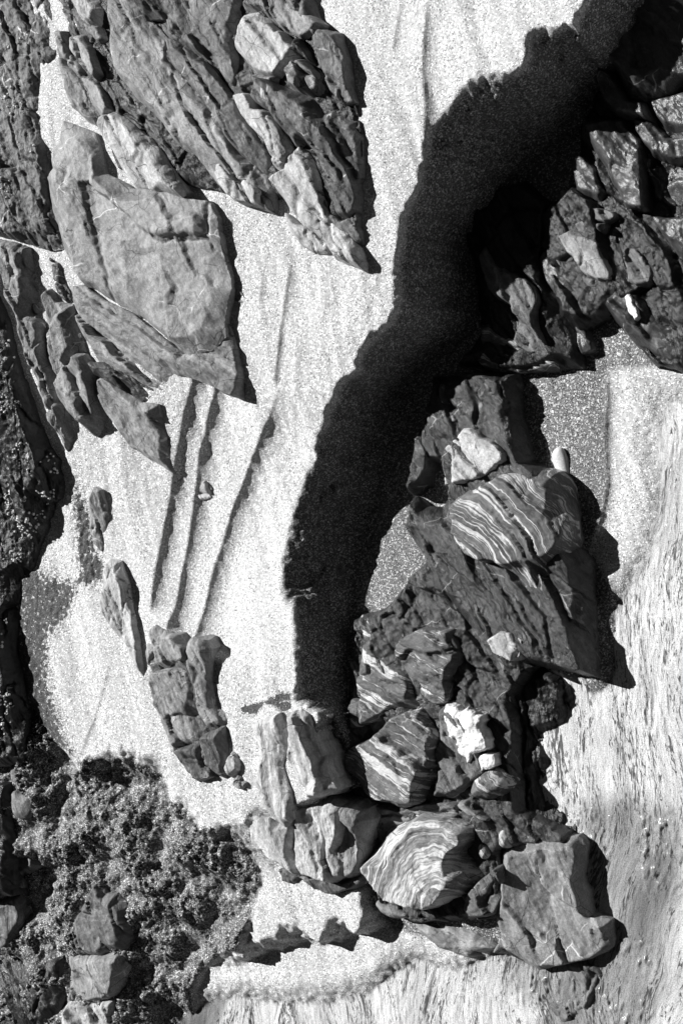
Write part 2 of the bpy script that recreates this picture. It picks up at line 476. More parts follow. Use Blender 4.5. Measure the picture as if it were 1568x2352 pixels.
_dp = EDGE + [(680,1640),(735,1700),(775,1815),(860,1880),(860,2070),(900,2140),(1200,2200),(1430,2100),(1430,1400),(1350,1262),(1375,1200),(1392,1110),(1387,1000),(1392,850),(1900,800),(1900,-200),(1400,-200)]
DAMP_SHADE = unproj(_dp, bank_z(unproj(_dp, .3)[:, 1]) * np.where(np.arange(len(_dp)) < len(EDGE), 1, 0) )  # damp low flat, plus the scarp face whose shade is painted darker

def soft_in(x, y, poly, wdt):
    d, _, _ = seg_dist(x, y, poly)
    return sstep(-wdt, wdt, np.where(inside(x, y, poly), d, -d))

def build_ground():
    xs = axis(-1.55, 1.35, .0040, 60); ys = axis(-1.75, 1.75, .0042, 60)
    X, Y = np.meshgrid(xs, ys, indexing='ij')
    x, y = X.ravel(), Y.ravel()
    # outlines wander a little
    xw = x + .006 * perlin(x * 42, y * 46) + .0022 * fbm(x * 80, y * 80, 2); yw = y + .007 * perlin(x * 42 + 50, y * 46) + .0022 * fbm(x * 80 + 7, y * 80, 2)
    z = ground(xw, yw, x + .002 * perlin(x * 9, y * 9), y)
    rough = soft_in(x, y, ROUGH, .012)
    # crumbly slumped sand
    dx, dy = (x * .8 + y * .6), (-x * .6 + y * .8)
    lump = (1 - np.abs(fbm(dx * 58, dy * 30, 3, .6)) * 1.6) * .55 + (1 - np.abs(fbm(dx * 24, dy * 15, 2, .5)) * 1.5) * .5
    big = fbm(x * 7, y * 7, 3)
    z = z + rough * (.015 * lump * (1 + .8 * big) + .030 * big)
    d1 = soft_in(x, y, DEB1, .05); d2 = soft_in(x, y, DEB2, .035); d3 = soft_in(x, y, DEB3, .008); d4 = soft_in(x, y, DEB4, .008)
    deb = np.clip(d1 * .8 + d2 * .8 + d3 * .9 + d4 * .8, 0, 1) * (1 - rough * .5)
    z = z + (d1 * .5 + d2) * .006 * fbm(x * 60, y * 40, 3)
    # rills on the slumped face run down it
    face = soft_in(x, y, DAMP_SHADE, .01) * sstep(-.03, -.08, z - bank_z(y)) * sstep(.02, .07, z)
    z = z + face * (.036 * fbm(x * 8, y * 9, 2) + .010 * fbm(x * 30, y * 38, 3) + .004 * fbm(x * 110, y * 110, 2))
    # low-sun texture of the run-off on the open sand
    fx = x + .25 * y + .05 * perlin(x * 2, y * 2)
    z = z + (1 - rough) * (.0075 * fbm(fx * 8, y * 1.1, 3) + .0008 * fbm(fx * 34, y * 5, 2) + .0003 * fbm(x * 90, y * 80, 2))
    deb = np.clip(deb + rough * (.36 + .30 * big), 0, 1)
    damp_shade = soft_in(x, y, DAMP_SHADE, .012) * sstep(-.008, -.035, z - bank_z(y))
    wet = np.clip(damp_shade + rough * (.9 + .4 * sstep(-.4, .3, big)), 0, 1.3)  # damp flat, shade painted on the scarp face, and a darkened slumped slope
    verts = np.stack([x, y, z], -1)
    o = mesh_obj('beach_sand', verts, grid_faces(len(xs), len(ys)), MAT['sand'], attrs={'wet': wet, 'debris': deb}, origin=np.zeros(3))  # wet: damp tone plus the shade painted on the scarp face
    o['kind'] = 'structure'
    return o
build_ground()

# ------------------------------------------------------------------ shallow water
WATER_Z = -.030
SHOAL = unproj([(1160,2190),(1330,2180),(1390,2100),(1345,1940),(1340,1850),(1430,1830),(1540,1860),(1560,2000),(1530,2150),(1500,2280),(1460,2450),(1150,2500),(1240,2330),(1150,2260)], -.02)
FILM = unproj([(370,2400),(400,2290),(440,2250),(500,2260),(520,2290),(480,2420)], -.02)

def build_water():
    xs = axis(-.95, 1.40, .0027, 60); xs = xs[xs > -1.6]
    ys = axis(-1.75, .75, .0056, 60)
    X, Y = np.meshgrid(xs, ys, indexing='ij')
    x, y = X.ravel(), Y.ravel()
    wx = x + .07 * perlin(x * 2.1, y * 1.7) + .022 * perlin(x * 6, y * 4) + .005 * perlin(x * 20, y * 10)
    wy = y + .03 * perlin(x * 4 + 9, y * 4)
    rip = fbm(wx * 62, wy * 13, 3, .55)
    rip2 = 1 - 2 * np.abs(fbm(wx * 26 + 5, wy * 5.0, 3, .5))
    def saw(q, lee):
        f = q - np.floor(q)
        return np.minimum(f / (1 - lee), (1 - f) / lee), np.floor(q)
    s1, i1 = saw(wx / .030 + 1.6 * fbm(wx * 9, wy * 3.2, 3), .30)
    a1 = sstep(-.15, .35, perlin(wy * 9 + i1 * 7.3, i1 * 3.1))
    s2, i2 = saw(wx / .0135 + 1.3 * fbm(wx * 16 + 4, wy * 6, 3), .34)
    a2 = sstep(-.1, .3, perlin(wy * 20 + i2 * 5.7, i2 * 2.3))
    calm = sstep(-.35, .35, perlin(x * 4.2, y * 2.2) + .5 * perlin(x * 11, y * 5))
    shoal = soft_in(x, y, SHOAL, .05)
    peb = np.clip(fbm(x * 45, y * 36, 2), 0, 1)
    z = WATER_Z + (.0012 * rip + .0035 * s1 * a1 * (.1 + .9 * calm) + .0018 * s2 * a2 * (.3 + .7 * calm)) + shoal * .010 * peb * sstep(0, .4, perlin(x * 6, y * 6 + 3) + .15)
    bed = np.clip(shoal * .88 + soft_in(x, y, FILM, .02) * .95, 0, 1)
    dep = np.full(x.shape, .2)
    near = (np.abs(x) < 1.7) & (np.abs(y) < 2.0)
    dep[near] = WATER_Z - ground(x[near], y[near])
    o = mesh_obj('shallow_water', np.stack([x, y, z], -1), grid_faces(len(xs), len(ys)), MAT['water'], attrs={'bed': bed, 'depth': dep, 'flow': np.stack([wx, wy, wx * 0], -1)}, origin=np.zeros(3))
    o['kind'] = 'structure'
build_water()

# ------------------------------------------------------------------ rocks
def cells(u, v, lu, lv, rs, jit=.9):
    """anisotropic Voronoi: cell id hash values and the gap between nearest and second nearest seed"""
    a, b = u / lu, v / lv
    ai, bi = np.floor(a), np.floor(b)
    f1 = np.full(u.shape, 1e9); f2 = f1.copy(); z0 = np.zeros(u.shape); zi = np.zeros(u.shape, np.int64)
    c1, c2 = [zi, z0, z0], [zi, z0, z0]
    for i in (-1, 0, 1):
        for j in (-1, 0, 1):
            ii = (ai + i).astype(np.int64); jj = (bi + j).astype(np.int64)
            h = _perm[(_perm[(ii + rs) & 4095] + jj) & 4095]
            h2 = _perm[(h + 1311) & 4095]
            sa = ii + .5 + jit * (h / 4096 - .5); sb = jj + .5 + jit * (h2 / 4096 - .5)
            d = np.hypot(a - sa, b - sb)
            new = (h, sa, sb)
            k = d < f1; k2 = ~k & (d < f2)
            c2 = [np.where(k, o1, np.where(k2, n, o2)) for o1, o2, n in zip(c1, c2, new)]
            c1 = [np.where(k, n, o1) for o1, n in zip(c1, new)]
            f2 = np.where(k, f1, np.where(k2, d, f2)); f1 = np.where(k, d, f1)
    return (c1[0], a - c1[1], b - c1[2]), (c2[0], a - c2[1], b - c2[2]), f2 - f1

_seed = [11]
def rock(name, px, H, mat, parent=None, label=None, cat='rock', group=None, lift=0.0, w=.03, tilt=(0, 0), lb=.05, ratio=2.4, step=.25, gd=.010,
         rough=.004, sdir=-57, fold=None, boulder=False, zb=None, skirt=.10, wob=1.6, ctilt=.5, mid=.5, ef=None, ledge=None, lt=.046, drape=0.0, grow=None):
    """one rock or slab: outline in picture pixels, set on the ground where it stands.
    H height m, w rounding width m, tilt slope of the top (dz/dx, dz/dy), lb bed thickness m, step relative relief of the beds, sdir bedding direction deg"""
    _seed[0] += 13; sd = _seed[0]
    H = H * (.46 if zb is None else .74)
    tilt = (-tilt[0], tilt[1])
    w = w * .95
    if grow is None: grow = 4.0 if parent is not None else 2.5
    if ef is None: ef = .28 if parent is not None else .12
    if ledge is None: ledge = H * .15
    rough = rough * .5
    lb = lb * 1.6; ratio = ratio * 1.25
    px = np.asarray(px, float)
    if boulder: px = chaikin(px, 2)
    dp = densify(px, 6.0)
    tg = np.roll(dp, -2, 0) - np.roll(dp, 2, 0); tg /= np.linalg.norm(tg, axis=1)[:, None] + 1e-9
    ar = np.sum(px[:, 0] * np.roll(px[:, 1], -1) - px[:, 1] * np.roll(px[:, 0], -1))
    dp = dp + np.sign(ar) * grow * np.stack([tg[:, 1], -tg[:, 0]], -1)
    k = sd * 3.7
    dp = dp + wob * np.stack([fbm(dp[:, 0] / 26 + k, dp[:, 1] / 26, 3), fbm(dp[:, 0] / 26, dp[:, 1] / 26 + k, 3)], -1)
    c = px.mean(0)
    z0 = .2 if zb is None else zb
    if zb is None:
        for _ in range(4):
            p = unproj([c], z0)
            z0 = float(ground(p[:, 0], p[:, 1])[0])
    zb_ = z0 + lift
    pol = unproj(dp, zb_ + H * mid)
    mn, mx = pol.min(0), pol.max(0)
    ext = (mx - mn)
    h = float(np.clip(math.sqrt(ext[0] * ext[1]) / 26, .0016, .0034))
    xs = np.arange(mn[0] - h, mx[0] + 2 * h, h); ys = np.arange(mn[1] - h, mx[1] + 2 * h, h)
    X, Y = np.meshgrid(xs, ys, indexing='ij'); sh = X.shape
    x, y = X.ravel(), Y.ravel()
    ins = inside(x, y, pol)
    I = ins.reshape(sh)
    cellm = I[:-1, :-1] | I[1:, :-1] | I[1:, 1:] | I[:-1, 1:]
    idx = np.arange(x.size).reshape(sh)
    q = np.stack([idx[:-1, :-1][cellm], idx[1:, :-1][cellm], idx[1:, 1:][cellm], idx[:-1, 1:][cellm]], -1)
    used = np.unique(q)
    rem = np.full(x.size, -1); rem[used] = np.arange(len(used)); q = rem[q]
    x, y, ins = x[used], y[used], ins[used]
    # snap outside grid points onto the outline, measure depth inside
    n = len(pol); best = np.full(x.shape, 1e18); sx = x.copy(); sy = y.copy()
    for i in range(n):
        ax, ay = pol[i]; bx, by = pol[(i + 1) % n]
        dx, dy = bx - ax, by - ay
        t = np.clip(((x - ax) * dx + (y - ay) * dy) / (dx * dx + dy * dy + 1e-18), 0, 1)
        ex, ey = ax + t * dx, ay + t * dy
        d = (x - ex) ** 2 + (y - ey) ** 2
        kk = d < best
        best = np.where(kk, d, best); sx = np.where(kk, ex, sx); sy = np.where(kk, ey, sy)
    s = np.where(ins, np.sqrt(best), 0.0)
    x = np.where(ins, x, sx); y = np.where(ins, y, sy)
    cx, cy = pol.mean(0)
    a = R(sdir)
    gx = x + .006 * fbm(x * 22 + sd, y * 22, 3); gy = y + .006 * fbm(x * 22, y * 22 + sd, 3)
    u = (gx - cx) * math.cos(a) + (gy - cy) * math.sin(a)      # along the beds
    v = -(gx - cx) * math.sin(a) + (gy - cy) * math.cos(a)     # across the beds
    if fold is not None:
        fx, fy, k1 = fold                                        # folded beds: arcs round a point
        fp = unproj([(fx, fy)], zb_ + H)[0]
        v = np.hypot((gx - fp[0]), (gy - fp[1]) * k1) + .012 * fbm(gx * 7 + sd, gy * 7, 2)
        u = np.arctan2(gy - fp[1], gx - fp[0]) * .12
    ww = min(w, .5 * float(s.max()) + 1e-4) if boulder is False else float(s.max()) * .95
    if not boulder: ww = ww * np.clip(.7 + .9 * fbm(x * 6 + sd, y * 6, 2), .25, 1.4)
    t = np.clip(s / ww, 0, 1)
    prof = np.sqrt(1 - (1 - t) ** 2) if boulder else (.35 * (1 - (1 - t) ** 2) + .65 * t)
    base = H * (ef + (1 - ef) * prof) if not boulder else H * (.10 + .90 * prof)
    z = base + tilt[0] * (x - cx) + tilt[1] * (y - cy)
    if step > 0:
        def blocks(A, amp, tl):
            c, ra, rb = A
            return amp * (c / 4096 - .5) + tl * ((_perm[(c + 77) & 4095] / 4096 - .5) * ra * 1.4 + (_perm[(c + 991) & 4095] / 4096 - .5) * rb * 1.6)
        def soft(A, B, gap, size, amp, tl):                        # neighbouring blocks meet over two or three mesh cells
            t = np.clip(gap / (3.2 * h / size), 0, 1); t = t * t * (3 - 2 * t)
            return blocks(A, amp, tl) * (.5 + .5 * t) + blocks(B, amp, tl) * (.5 - .5 * t)
        A, B_, gap = cells(u, v, lb * ratio, lb, sd)
        z = z + soft(A, B_, gap, lb, H * step, ctilt * lb) * (.3 + .7 * prof)
        z = z - gd * 1.25 * np.exp(-(gap / max(.045, 1.3 * h / lb)) ** 2) * (.35 + .65 * ((A[0] + B_[0]) % 7 > 3))
        A, B_, gap = cells(u + .3, v + .2, lb * ratio * .42, lb * .36, sd + 5)
        z = z + soft(A, B_, gap, lb * .36, H * step * .14, .30 * ctilt * lb) * prof
    if ledge > 0 and not boulder:
        # bedding ledges: long gentle treads with a sharp riser on the picture-right side
        q1 = v / lt + .55 * fbm(u * 4, v * 7 + sd, 3)
        tr = q1 - np.floor(q1)
        rw = max(.12, 2.6 * h / lt)
        idn = np.floor(q1).astype(np.int64)
        am = (_perm[(idn + sd * 7) & 4095] / 4096) ** 2 * sstep(-.25, .35, perlin(u * 7 + idn * 3.1, v * 0 + idn * 1.7))
        z = z + ledge * 2.4 * am * (np.minimum(tr / (1 - rw), (1 - tr) / rw) - .5) * (.3 + .7 * prof)
    z = z + rough * (fbm(x * 26 + sd, y * 26, 5, .55) + .7 * fbm(u * 20, v * 110, 3, .5))
    zz = zb_ + z
    if zb is None: zz = zz + bank_z(y) - bank_z(cy)
    if drape: zz = zz + drape * (ground(x, y) - z0)
    # skirt down into the sand
    e = np.concatenate([q[:, [0, 1]], q[:, [1, 2]], q[:, [2, 3]], q[:, [3, 0]]])
    key = np.sort(e, 1); kk = key[:, 0].astype(np.int64) * len(x) + key[:, 1]
    un, inv, cnt = np.unique(kk, return_inverse=True, return_counts=True)
    be = e[cnt[inv] == 1]
    bv = np.unique(be); m2 = np.full(len(x), -1); m2[bv] = np.arange(len(bv)) + len(x)
    ox, oy = x[bv] - cx, y[bv] - cy
    rl = np.hypot(ox, oy) + 1e-6
    ox, oy = ox / rl, oy / rl
    zlow = min(zb_, z0) - skirt
    # broken sides going down into the sand, in rings
    nr = 6 if skirt > .12 else 4
    V = [np.stack([x, y, zz], -1)]; SU = [u]; SV = [v]; SK = []
    prev = np.full(len(x), -1); prev[bv] = bv
    for r in range(1, nr + 1):
        f = r / nr
        zr = zz[bv] + (zlow - zz[bv]) * f
        off = .002 * r + .009 * fbm(x[bv] * 24 + zr * 60, y[bv] * 24 - zr * 60, 3) * min(1, r)
        off = off * min(1.0, rl.mean() / .06)
        V.append(np.stack([x[bv] + ox * off, y[bv] + oy * off, zr], -1)); SU.append(u[bv]); SV.append(v[bv] + (zz[bv] - zr) * .9)
        cur = np.full(len(x), -1); cur[bv] = np.arange(len(bv)) + len(x) + (r - 1) * len(bv)
        SK.append(np.stack([prev[be[:, 1]], prev[be[:, 0]], cur[be[:, 0]], cur[be[:, 1]]], -1)); prev = cur
    verts = np.concatenate(V); sk = np.concatenate(SK)
    sv = np.stack([np.concatenate(SU), np.concatenate(SV), verts[:, 2]], -1)
    o = mesh_obj(name, verts, np.concatenate([q, sk]), MAT[mat], parent, True, {'sv': sv}, origin=np.array([cx, cy, zb_]))
    if label: tag(o, label, cat, group)
    return o

# ---- upper-left outcrop of tilted slabs
OC = empty('slab_outcrop', (420, 400))
tag(OC, 'large grey outcrop of tilted overlapping slabs half buried in pale sand', 'outcrop')
rock('bedrock', [(140,130),(150,60),(120,0),(120,-60),(700,-60),(720,20),(740,66),(778,75),(800,140),(818,236),(828,306),(826,360),(812,430),(800,500),(740,520),(690,510),(640,450),(600,465),(540,450),(490,440),(430,428),(330,415),(260,385),(230,285),(165,245)],
     .026, 'black', OC, grow=-5, lift=.012, w=.05, step=.5, lb=.03, rough=.006)  # black core paints the deep shade of the clefts between slabs
S = lambda *a, **k: rock('slab', *a, parent=OC, **k)
S([(116,372),(122,468),(139,564),(180,650),(200,655),(250,690),(310,720),(390,790),(420,812),(470,798),(500,768),(497,740),(505,690),(515,665),(518,640),(505,600),(505,570),(500,540),(498,500),(480,465),(440,460),(400,442),(310,437),(250,402),(230,312),(160,284),(152,330)],
  .080, 'smooth', lift=.012, w=.08, tilt=(-.04, .0), lb=.15, ratio=1.5, step=.16, gd=.006, rough=.003, ctilt=.24, ledge=.0012, lt=.08)
S([(137,130),(160,155),(185,175),(200,178),(230,200),(262,252),(240,262),(222,288),(190,268),(160,240),(145,200)], .105, 'mid', w=.05, tilt=(-.05, .1), lb=.07, step=.06, ratio=4, gd=.004)
S([(240,264),(264,256),(290,275),(330,310),(365,345),(395,390),(420,435),(412,448),(380,440),(305,428),(275,388),(250,330),(226,292)], .125, 'pale', w=.028, tilt=(-.12, .05), lb=.07, step=.12, ratio=3, gd=.005)
S([(160,80),(195,80),(212,110),(232,170),(220,178),(190,140),(168,118)], .11, 'mid', w=.02, tilt=(-.2, 0), lb=.03, ratio=4)
S([(130,70),(150,72),(155,120),(190,165),(180,172),(150,140),(132,125)], .09, 'mid', w=.02, lb=.03)
S([(160,-20),(215,-20),(232,20),(225,55),(205,60),(180,40)], .12, 'pale', w=.03, tilt=(-.25, .1), lb=.04)
S([(195,55),(230,60),(246,92),(232,98),(205,75)], .085, 'mid', w=.02, lb=.03)
S([(258,-30),(300,-30),(340,45),(390,95),(395,140),(440,200),(520,300),(560,360),(600,400),(612,440),(603,477),(560,465),(520,450),(498,430),(455,370),(400,322),(356,262),(310,220),(262,160),(254,90)],
  .115, 'mid', w=.05, tilt=(-.03, .03), lb=.045, ratio=4.0, step=.28, gd=.010, sdir=-55)
S([(396,96),(430,108),(480,152),(520,202),(545,228),(556,262),(612,352),(622,412),(612,430),(575,395),(530,330),(455,212),(400,140)],
  .100, 'slate', w=.04, tilt=(.12, .05), lb=.035, ratio=4, step=.25, sdir=-56)
S([(490,385),(520,375),(560,400),(602,440),(598,472),(550,462),(510,430)], .115, 'pale', w=.03, tilt=(-.15, -.05), lb=.05, step=.15)
S([(305,-40),(550,-40),(555,35),(545,70),(538,105),(545,195),(530,205),(490,150),(430,108),(395,93),(385,40),(340,42)], .125, 'slate', w=.05, tilt=(.10, .03), lb=.06, ratio=2.5, step=.22, sdir=-62)
S([(562,27),(541,92),(540,108),(571,144),(589,169),(640,174),(684,122),(684,108),(650,72),(643,76),(593,20)], .155, 'pale', w=.07, tilt=(-.02, .02), lb=.12, step=.08, gd=.003, ctilt=.2)
S([(565,20),(590,-40),(640,-40),(660,0),(742,52),(735,66),(690,90),(650,70),(610,30)], .115, 'mid', w=.03, tilt=(.05, .05), lb=.035, ratio=4)
S([(643,-40),(700,-40),(719,22),(737,65),(725,85),(690,50),(660,5)], .10, 'slate', w=.03, tilt=(.15, 0), lb=.035, ratio=4)
S([(590,170),(640,178),(625,196),(612,204),(596,208),(586,190)], .12, 'mid', w=.02, lb=.03)
S([(700,138),(668,169),(670,203),(716,219),(738,211),(742,194),(729,168)], .150, 'mid', w=.025, tilt=(.0, .1), lb=.04, step=.12)
S([(690,92),(724,146),(765,214),(748,210),(738,165),(702,130),(688,125)], .09, 'dark', w=.02, tilt=(.3, .1), lb=.02)
S([(737,67),(778,74),(798,137),(809,216),(816,236),(790,238),(765,212),(745,160),(726,120),(722,92)], .10, 'slate', w=.05, ef=.05, tilt=(.26, .05), lb=.03, ratio=4, sdir=-68)
S([(548,225),(587,217),(601,252),(625,258),(657,297),(677,353),(666,374),(643,390),(627,380),(611,324),(566,268)], .120, 'pale', w=.03, tilt=(-.10, .08), lb=.05, step=.2)
S([(614,204),(632,193),(672,211),(718,225),(744,254),(765,247),(817,268),(829,306),(831,360),(819,432),(818,480),(803,498),(785,505),(760,490),(746,430),(717,342),(702,329),(684,340),(660,300),(640,262),(606,240)],
  .135, 'slate', w=.10, ef=.05, tilt=(.26, .02), lb=.10, ratio=3, step=.14, gd=.006, sdir=-60)
S([(629,416),(650,394),(684,348),(700,337),(719,362),(735,414),(742,468),(760,509),(793,538),(813,568),(825,600),(824,616),(812,610),(762,590),(746,560),(717,530),(692,515),(667,480),(642,442)],
  .120, 'pale', w=.03, tilt=(-.10, .05), lb=.08, ratio=3, step=.14, gd=.006, sdir=-55)
S([(744,440),(760,495),(785,510),(808,500),(820,485),(826,560),(812,560),(780,532),(758,500)], .085, 'slate', w=.02, tilt=(.1, .1), lb=.03)
S([(660,492),(690,517),(717,533),(746,562),(752,580),(722,578),(690,560),(672,535)], .05, 'pale', w=.02, lb=.02, ratio=5, tilt=(-.1, .1))
S([(182,662),(178,690),(185,740),(210,800),(225,835),(270,860),(330,888),(364,895),(376,870),(383,852),(435,866),(480,883),(500,898),(530,910),(537,890),(541,850),(540,810),(533,780),(525,747),(499,750),(502,772),(470,802),(420,817),(388,793),(308,724),(248,694),(202,659)],
  .065, 'mid', w=.035, tilt=(-.02, .08), lb=.05, ratio=7, step=.30, gd=.006, sdir=-35)

# ---- left edge
LEDGE = rock('rock_ledge', [(-60,-60),(128,-60),(138,60),(125,130),(94,158),(86,230),(84,290),(96,340),(104,420),(102,450),(132,558),(95,567),(50,555),(-60,520)], .085, 'slate',
     label='rough mottled rock ledge beside the narrow pocket of white sand', cat='ledge', w=.09, tilt=(.10, -.02), lb=.035, ratio=2.6, step=.38, gd=.014, rough=.009, sdir=-70)
rock('rock_ledge', [(-20,548),(50,560),(75,571),(80,620),(84,672),(68,715),(94,743),(104,823),(115,880),(132,930),(134,1000),(115,1035),(86,920),(61,815),(50,750),(18,640)], .12, 'mid',
     label='narrow grey ledge along the foot of the black barnacled wall', cat='ledge', w=.03, tilt=(.1, 0), lb=.03, ratio=3, step=.3, gd=.012, sdir=-75)
WALL = rock('rock_wall', [(-160,560),(0,590),(20,640),(50,750),(61,815),(86,920),(115,1030),(133,1060),(135,1110),(128,1140),(108,1150),(95,1200),(70,1250),(55,1300),(25,1330),(20,1400),(15,1500),(30,1560),(40,1620),(36,1690),(30,1750),(-160,1780)], .13, 'black',
     label='black wet rock wall crusted with small white barnacles', cat='rock', grow=8, w=.09, tilt=(-.05, 0), lb=.06, ratio=3, step=.25, gd=.015, rough=.008, sdir=-75, skirt=.15)

def boulder_pair():
    rock('rock', [(101,686),(119,664),(137,693),(166,700),(169,729),(180,765),(186,806),(160,838),(133,875),(108,837),(97,776),(97,744),(103,708)], .075, 'mid', label='grey oblong rock with a pale diagonal vein beside the narrow ledge',
         w=.04, tilt=(-.05, 0), lb=.07, step=.15, gd=.005, sdir=-70)
    rock('rock', [(187,810),(202,816),(216,848),(223,902),(232,956),(202,1000),(180,981),(144,920),(134,879),(160,842)], .085, 'mid', label='rounded grey rock with a blunt tip pointing into open sand',
         w=.06, tilt=(-.05, .05), lb=.09, step=.10, gd=.004, sdir=-65)
boulder_pair()
rock('rock', [(119,593),(135,605),(145,650),(163,690),(148,694),(132,672),(122,640)], .03, 'dark', label='small dark crumbling wedge of rock in white sand', w=.02, lb=.015, step=.6)
rock('rock', [(80,690),(92,740),(86,770),(72,742)], .05, 'slate', label='small slate rock wedged between oblong rock and ledge', w=.02, lb=.02)
rock('rock', [(236,868),(252,870),(300,907),(330,927),(366,930),(371,1000),(373,1050),(377,1086),(345,1064),(299,1030),(281,998),(275,985),(254,955),(240,910)], .06, 'mid',
     label='grey blade of rock tapering to a point in smooth sand', w=.03, tilt=(-.05, .05), lb=.045, ratio=4, step=.25, gd=.006, sdir=-52)
rock('rock', [(221,835),(266,836),(324,879),(362,896),(337,900),(365,926),(313,925),(274,888),(230,860)], .045, 'dark', label='thin dark blade of rock under the overhang of the slabs', w=.015, tilt=(.2, .1), lb=.02, ratio=5, sdir=-38)

# ---- sand-bank stones
rock('rock', [(203,1214),(209,1149),(230,1121),(241,1128),(248,1189),(236,1229),(230,1272),(212,1250)], .03, 'mid', label='slim grey rock barely showing above debris-strewn sand', w=.03, tilt=(-.1, .1), lb=.05, step=.12, sdir=-80)
rock('rock', [(238,1319),(252,1283),(274,1293),(288,1329),(299,1394),(313,1463),(326,1560),(310,1535),(285,1490),(266,1455),(230,1412),(227,1380),(238,1351)], .05, 'pale', label='pale crumpled sliver of rock ending in a long thin tail', w=.025, tilt=(-.1, .08), lb=.035, ratio=2, step=.4, gd=.012, sdir=-72)
rock('pebble', [(446,1135),(461,1113),(472,1106),(484,1124),(479,1142),(461,1146)], .014, 'pale', label='small angular pebble beside the second drying line in the sand', cat='pebble', w=.02, step=.3, lb=.02)
rock('pebble', [(541,690),(552,668),(559,679),(558,695)], .012, 'mid', label='tiny grey pebble in the strip of dark grit', cat='pebble', w=.01, step=.2, lb=.02)

# ---- pillar of broken blocks
PB = empty('block_outcrop', (420, 1620))
tag(PB, 'leaning pillar of cracked grey blocks where the drying lines end', 'outcrop')
rock('bedrock', [(345,1510),(440,1500),(470,1600),(500,1650),(512,1780),(470,1785),(420,1750),(385,1670)], .04, 'dark', PB, w=.03)
B = lambda *a, **k: rock('block', *a, parent=PB, **k)
B([(332,1497),(342,1449),(355,1440),(378,1456),(403,1463),(427,1490),(427,1515),(389,1530),(360,1541),(337,1526)], .085, 'mid', w=.05, tilt=(-.08, .1), lb=.05, step=.2)
B([(433,1490),(446,1469),(468,1472),(480,1490),(478,1570),(485,1623),(507,1641),(514,1663),(470,1683),(456,1641),(452,1584),(434,1530)], .07, 'mid', w=.04, tilt=(.1, .1), lb=.04, step=.25)
B([(344,1546),(382,1539),(431,1537),(449,1598),(453,1656),(463,1702),(400,1718),(384,1677),(362,1609)], .085, 'mid', w=.04, tilt=(.03, .02), lb=.06, step=.12, gd=.006)
B([(401,1724),(463,1710),(470,1758),(488,1785),(457,1796),(427,1771)], .07, 'slate', w=.04, tilt=(.05, .15), lb=.05, step=.2)
B([(470,1690),(507,1676),(517,1735),(521,1778),(511,1788),(497,1780),(474,1755)], .075, 'slate', w=.025, tilt=(.1, .1), lb=.04, step=.2)
B([(519,1764),(533,1731),(547,1749),(547,1767),(530,1784)], .05, 'pale', w=.02, lb=.03)
B([(536,1800),(547,1783),(563,1800),(557,1812)], .04, 'mid', w=.015, lb=.02)

# ---- ragged rock below the foot of the bank
RG = empty('ragged_outcrop', (700, 1880))
tag(RG, 'ragged pale outcrop at the foot of the sand bank, dusted with sand', 'outcrop')
rock('bedrock', [(600,1690),(690,1640),(730,1740),(770,1830),(845,1850),(850,1900),(830,2000),(770,2040),(690,2010),(610,1960),(575,1880),(590,1780)], .05, 'mid', RG, w=.05, skirt=.35, zb=0.045)
G = lambda *a, **k: rock('slab', *a, parent=RG, **k)
G([(580,1665),(640,1640),(655,1700),(640,1760),(660,1820),(670,1880),(650,1900),(600,1850),(586,1800),(596,1740),(590,1700)], .07, 'pale', w=.05, tilt=(-.05, .02), lb=.07, ratio=4, step=.16, sdir=-80, skirt=.35)
G([(656,1640),(688,1628),(706,1642),(722,1692),(742,1742),(756,1790),(774,1815),(748,1830),(712,1840),(680,1800),(655,1740),(664,1690)], .085, 'pale', w=.03, tilt=(.0, .02), lb=.07, ratio=3, step=.16, gd=.006, sdir=-72, skirt=.35, grow=-2)
G([(568,1880),(590,1845),(640,1895),(672,1890),(668,1950),(690,2015),(640,1992),(610,1968),(590,1940)], .06, 'pale', w=.04, tilt=(-.05, .1), lb=.07, step=.16, skirt=.35, zb=0.12)
G([(672,1835),(712,1845),(750,1835),(785,1850),(790,1900),(780,1960),(790,2010),(760,2030),(700,2012),(672,1950),(676,1890)], .10, 'pale', w=.04, tilt=(-.02, .05), lb=.07, ratio=2.5, step=.16, gd=.006, rough=.007, sdir=-75, skirt=.35, zb=0.095)
G([(790,1838),(830,1840),(850,1855),(858,1882),(844,1922),(838,1962),(828,2005),(800,2022),(790,1980),(786,1900)], .12, 'mid', w=.035, tilt=(-.05, .02), lb=.08, ratio=3, step=.16, sdir=-85, skirt=.35, zb=0.045)
G([(690,2016),(735,2010),(790,2030),(830,2010),(836,2030),(810,2042),(770,2050),(735,2040)], .05, 'slate', w=.02, tilt=(.05, .2), lb=.07, skirt=.35, zb=0.06)
rock('rock', [(640,2000),(664,1990),(692,2018),(672,2030),(648,2024)], .03, 'dark', label='small dark stone standing in for a shadow alcove under the ragged outcrop', w=.02, lb=.02)  # dark colour in place of the alcove's shadow
rock('rock', [(722,2036),(744,2021),(782,2028),(762,2056)], .035, 'slate', label='small wedge of slate at the rim of the bright sand hollow', w=.02, lb=.02)

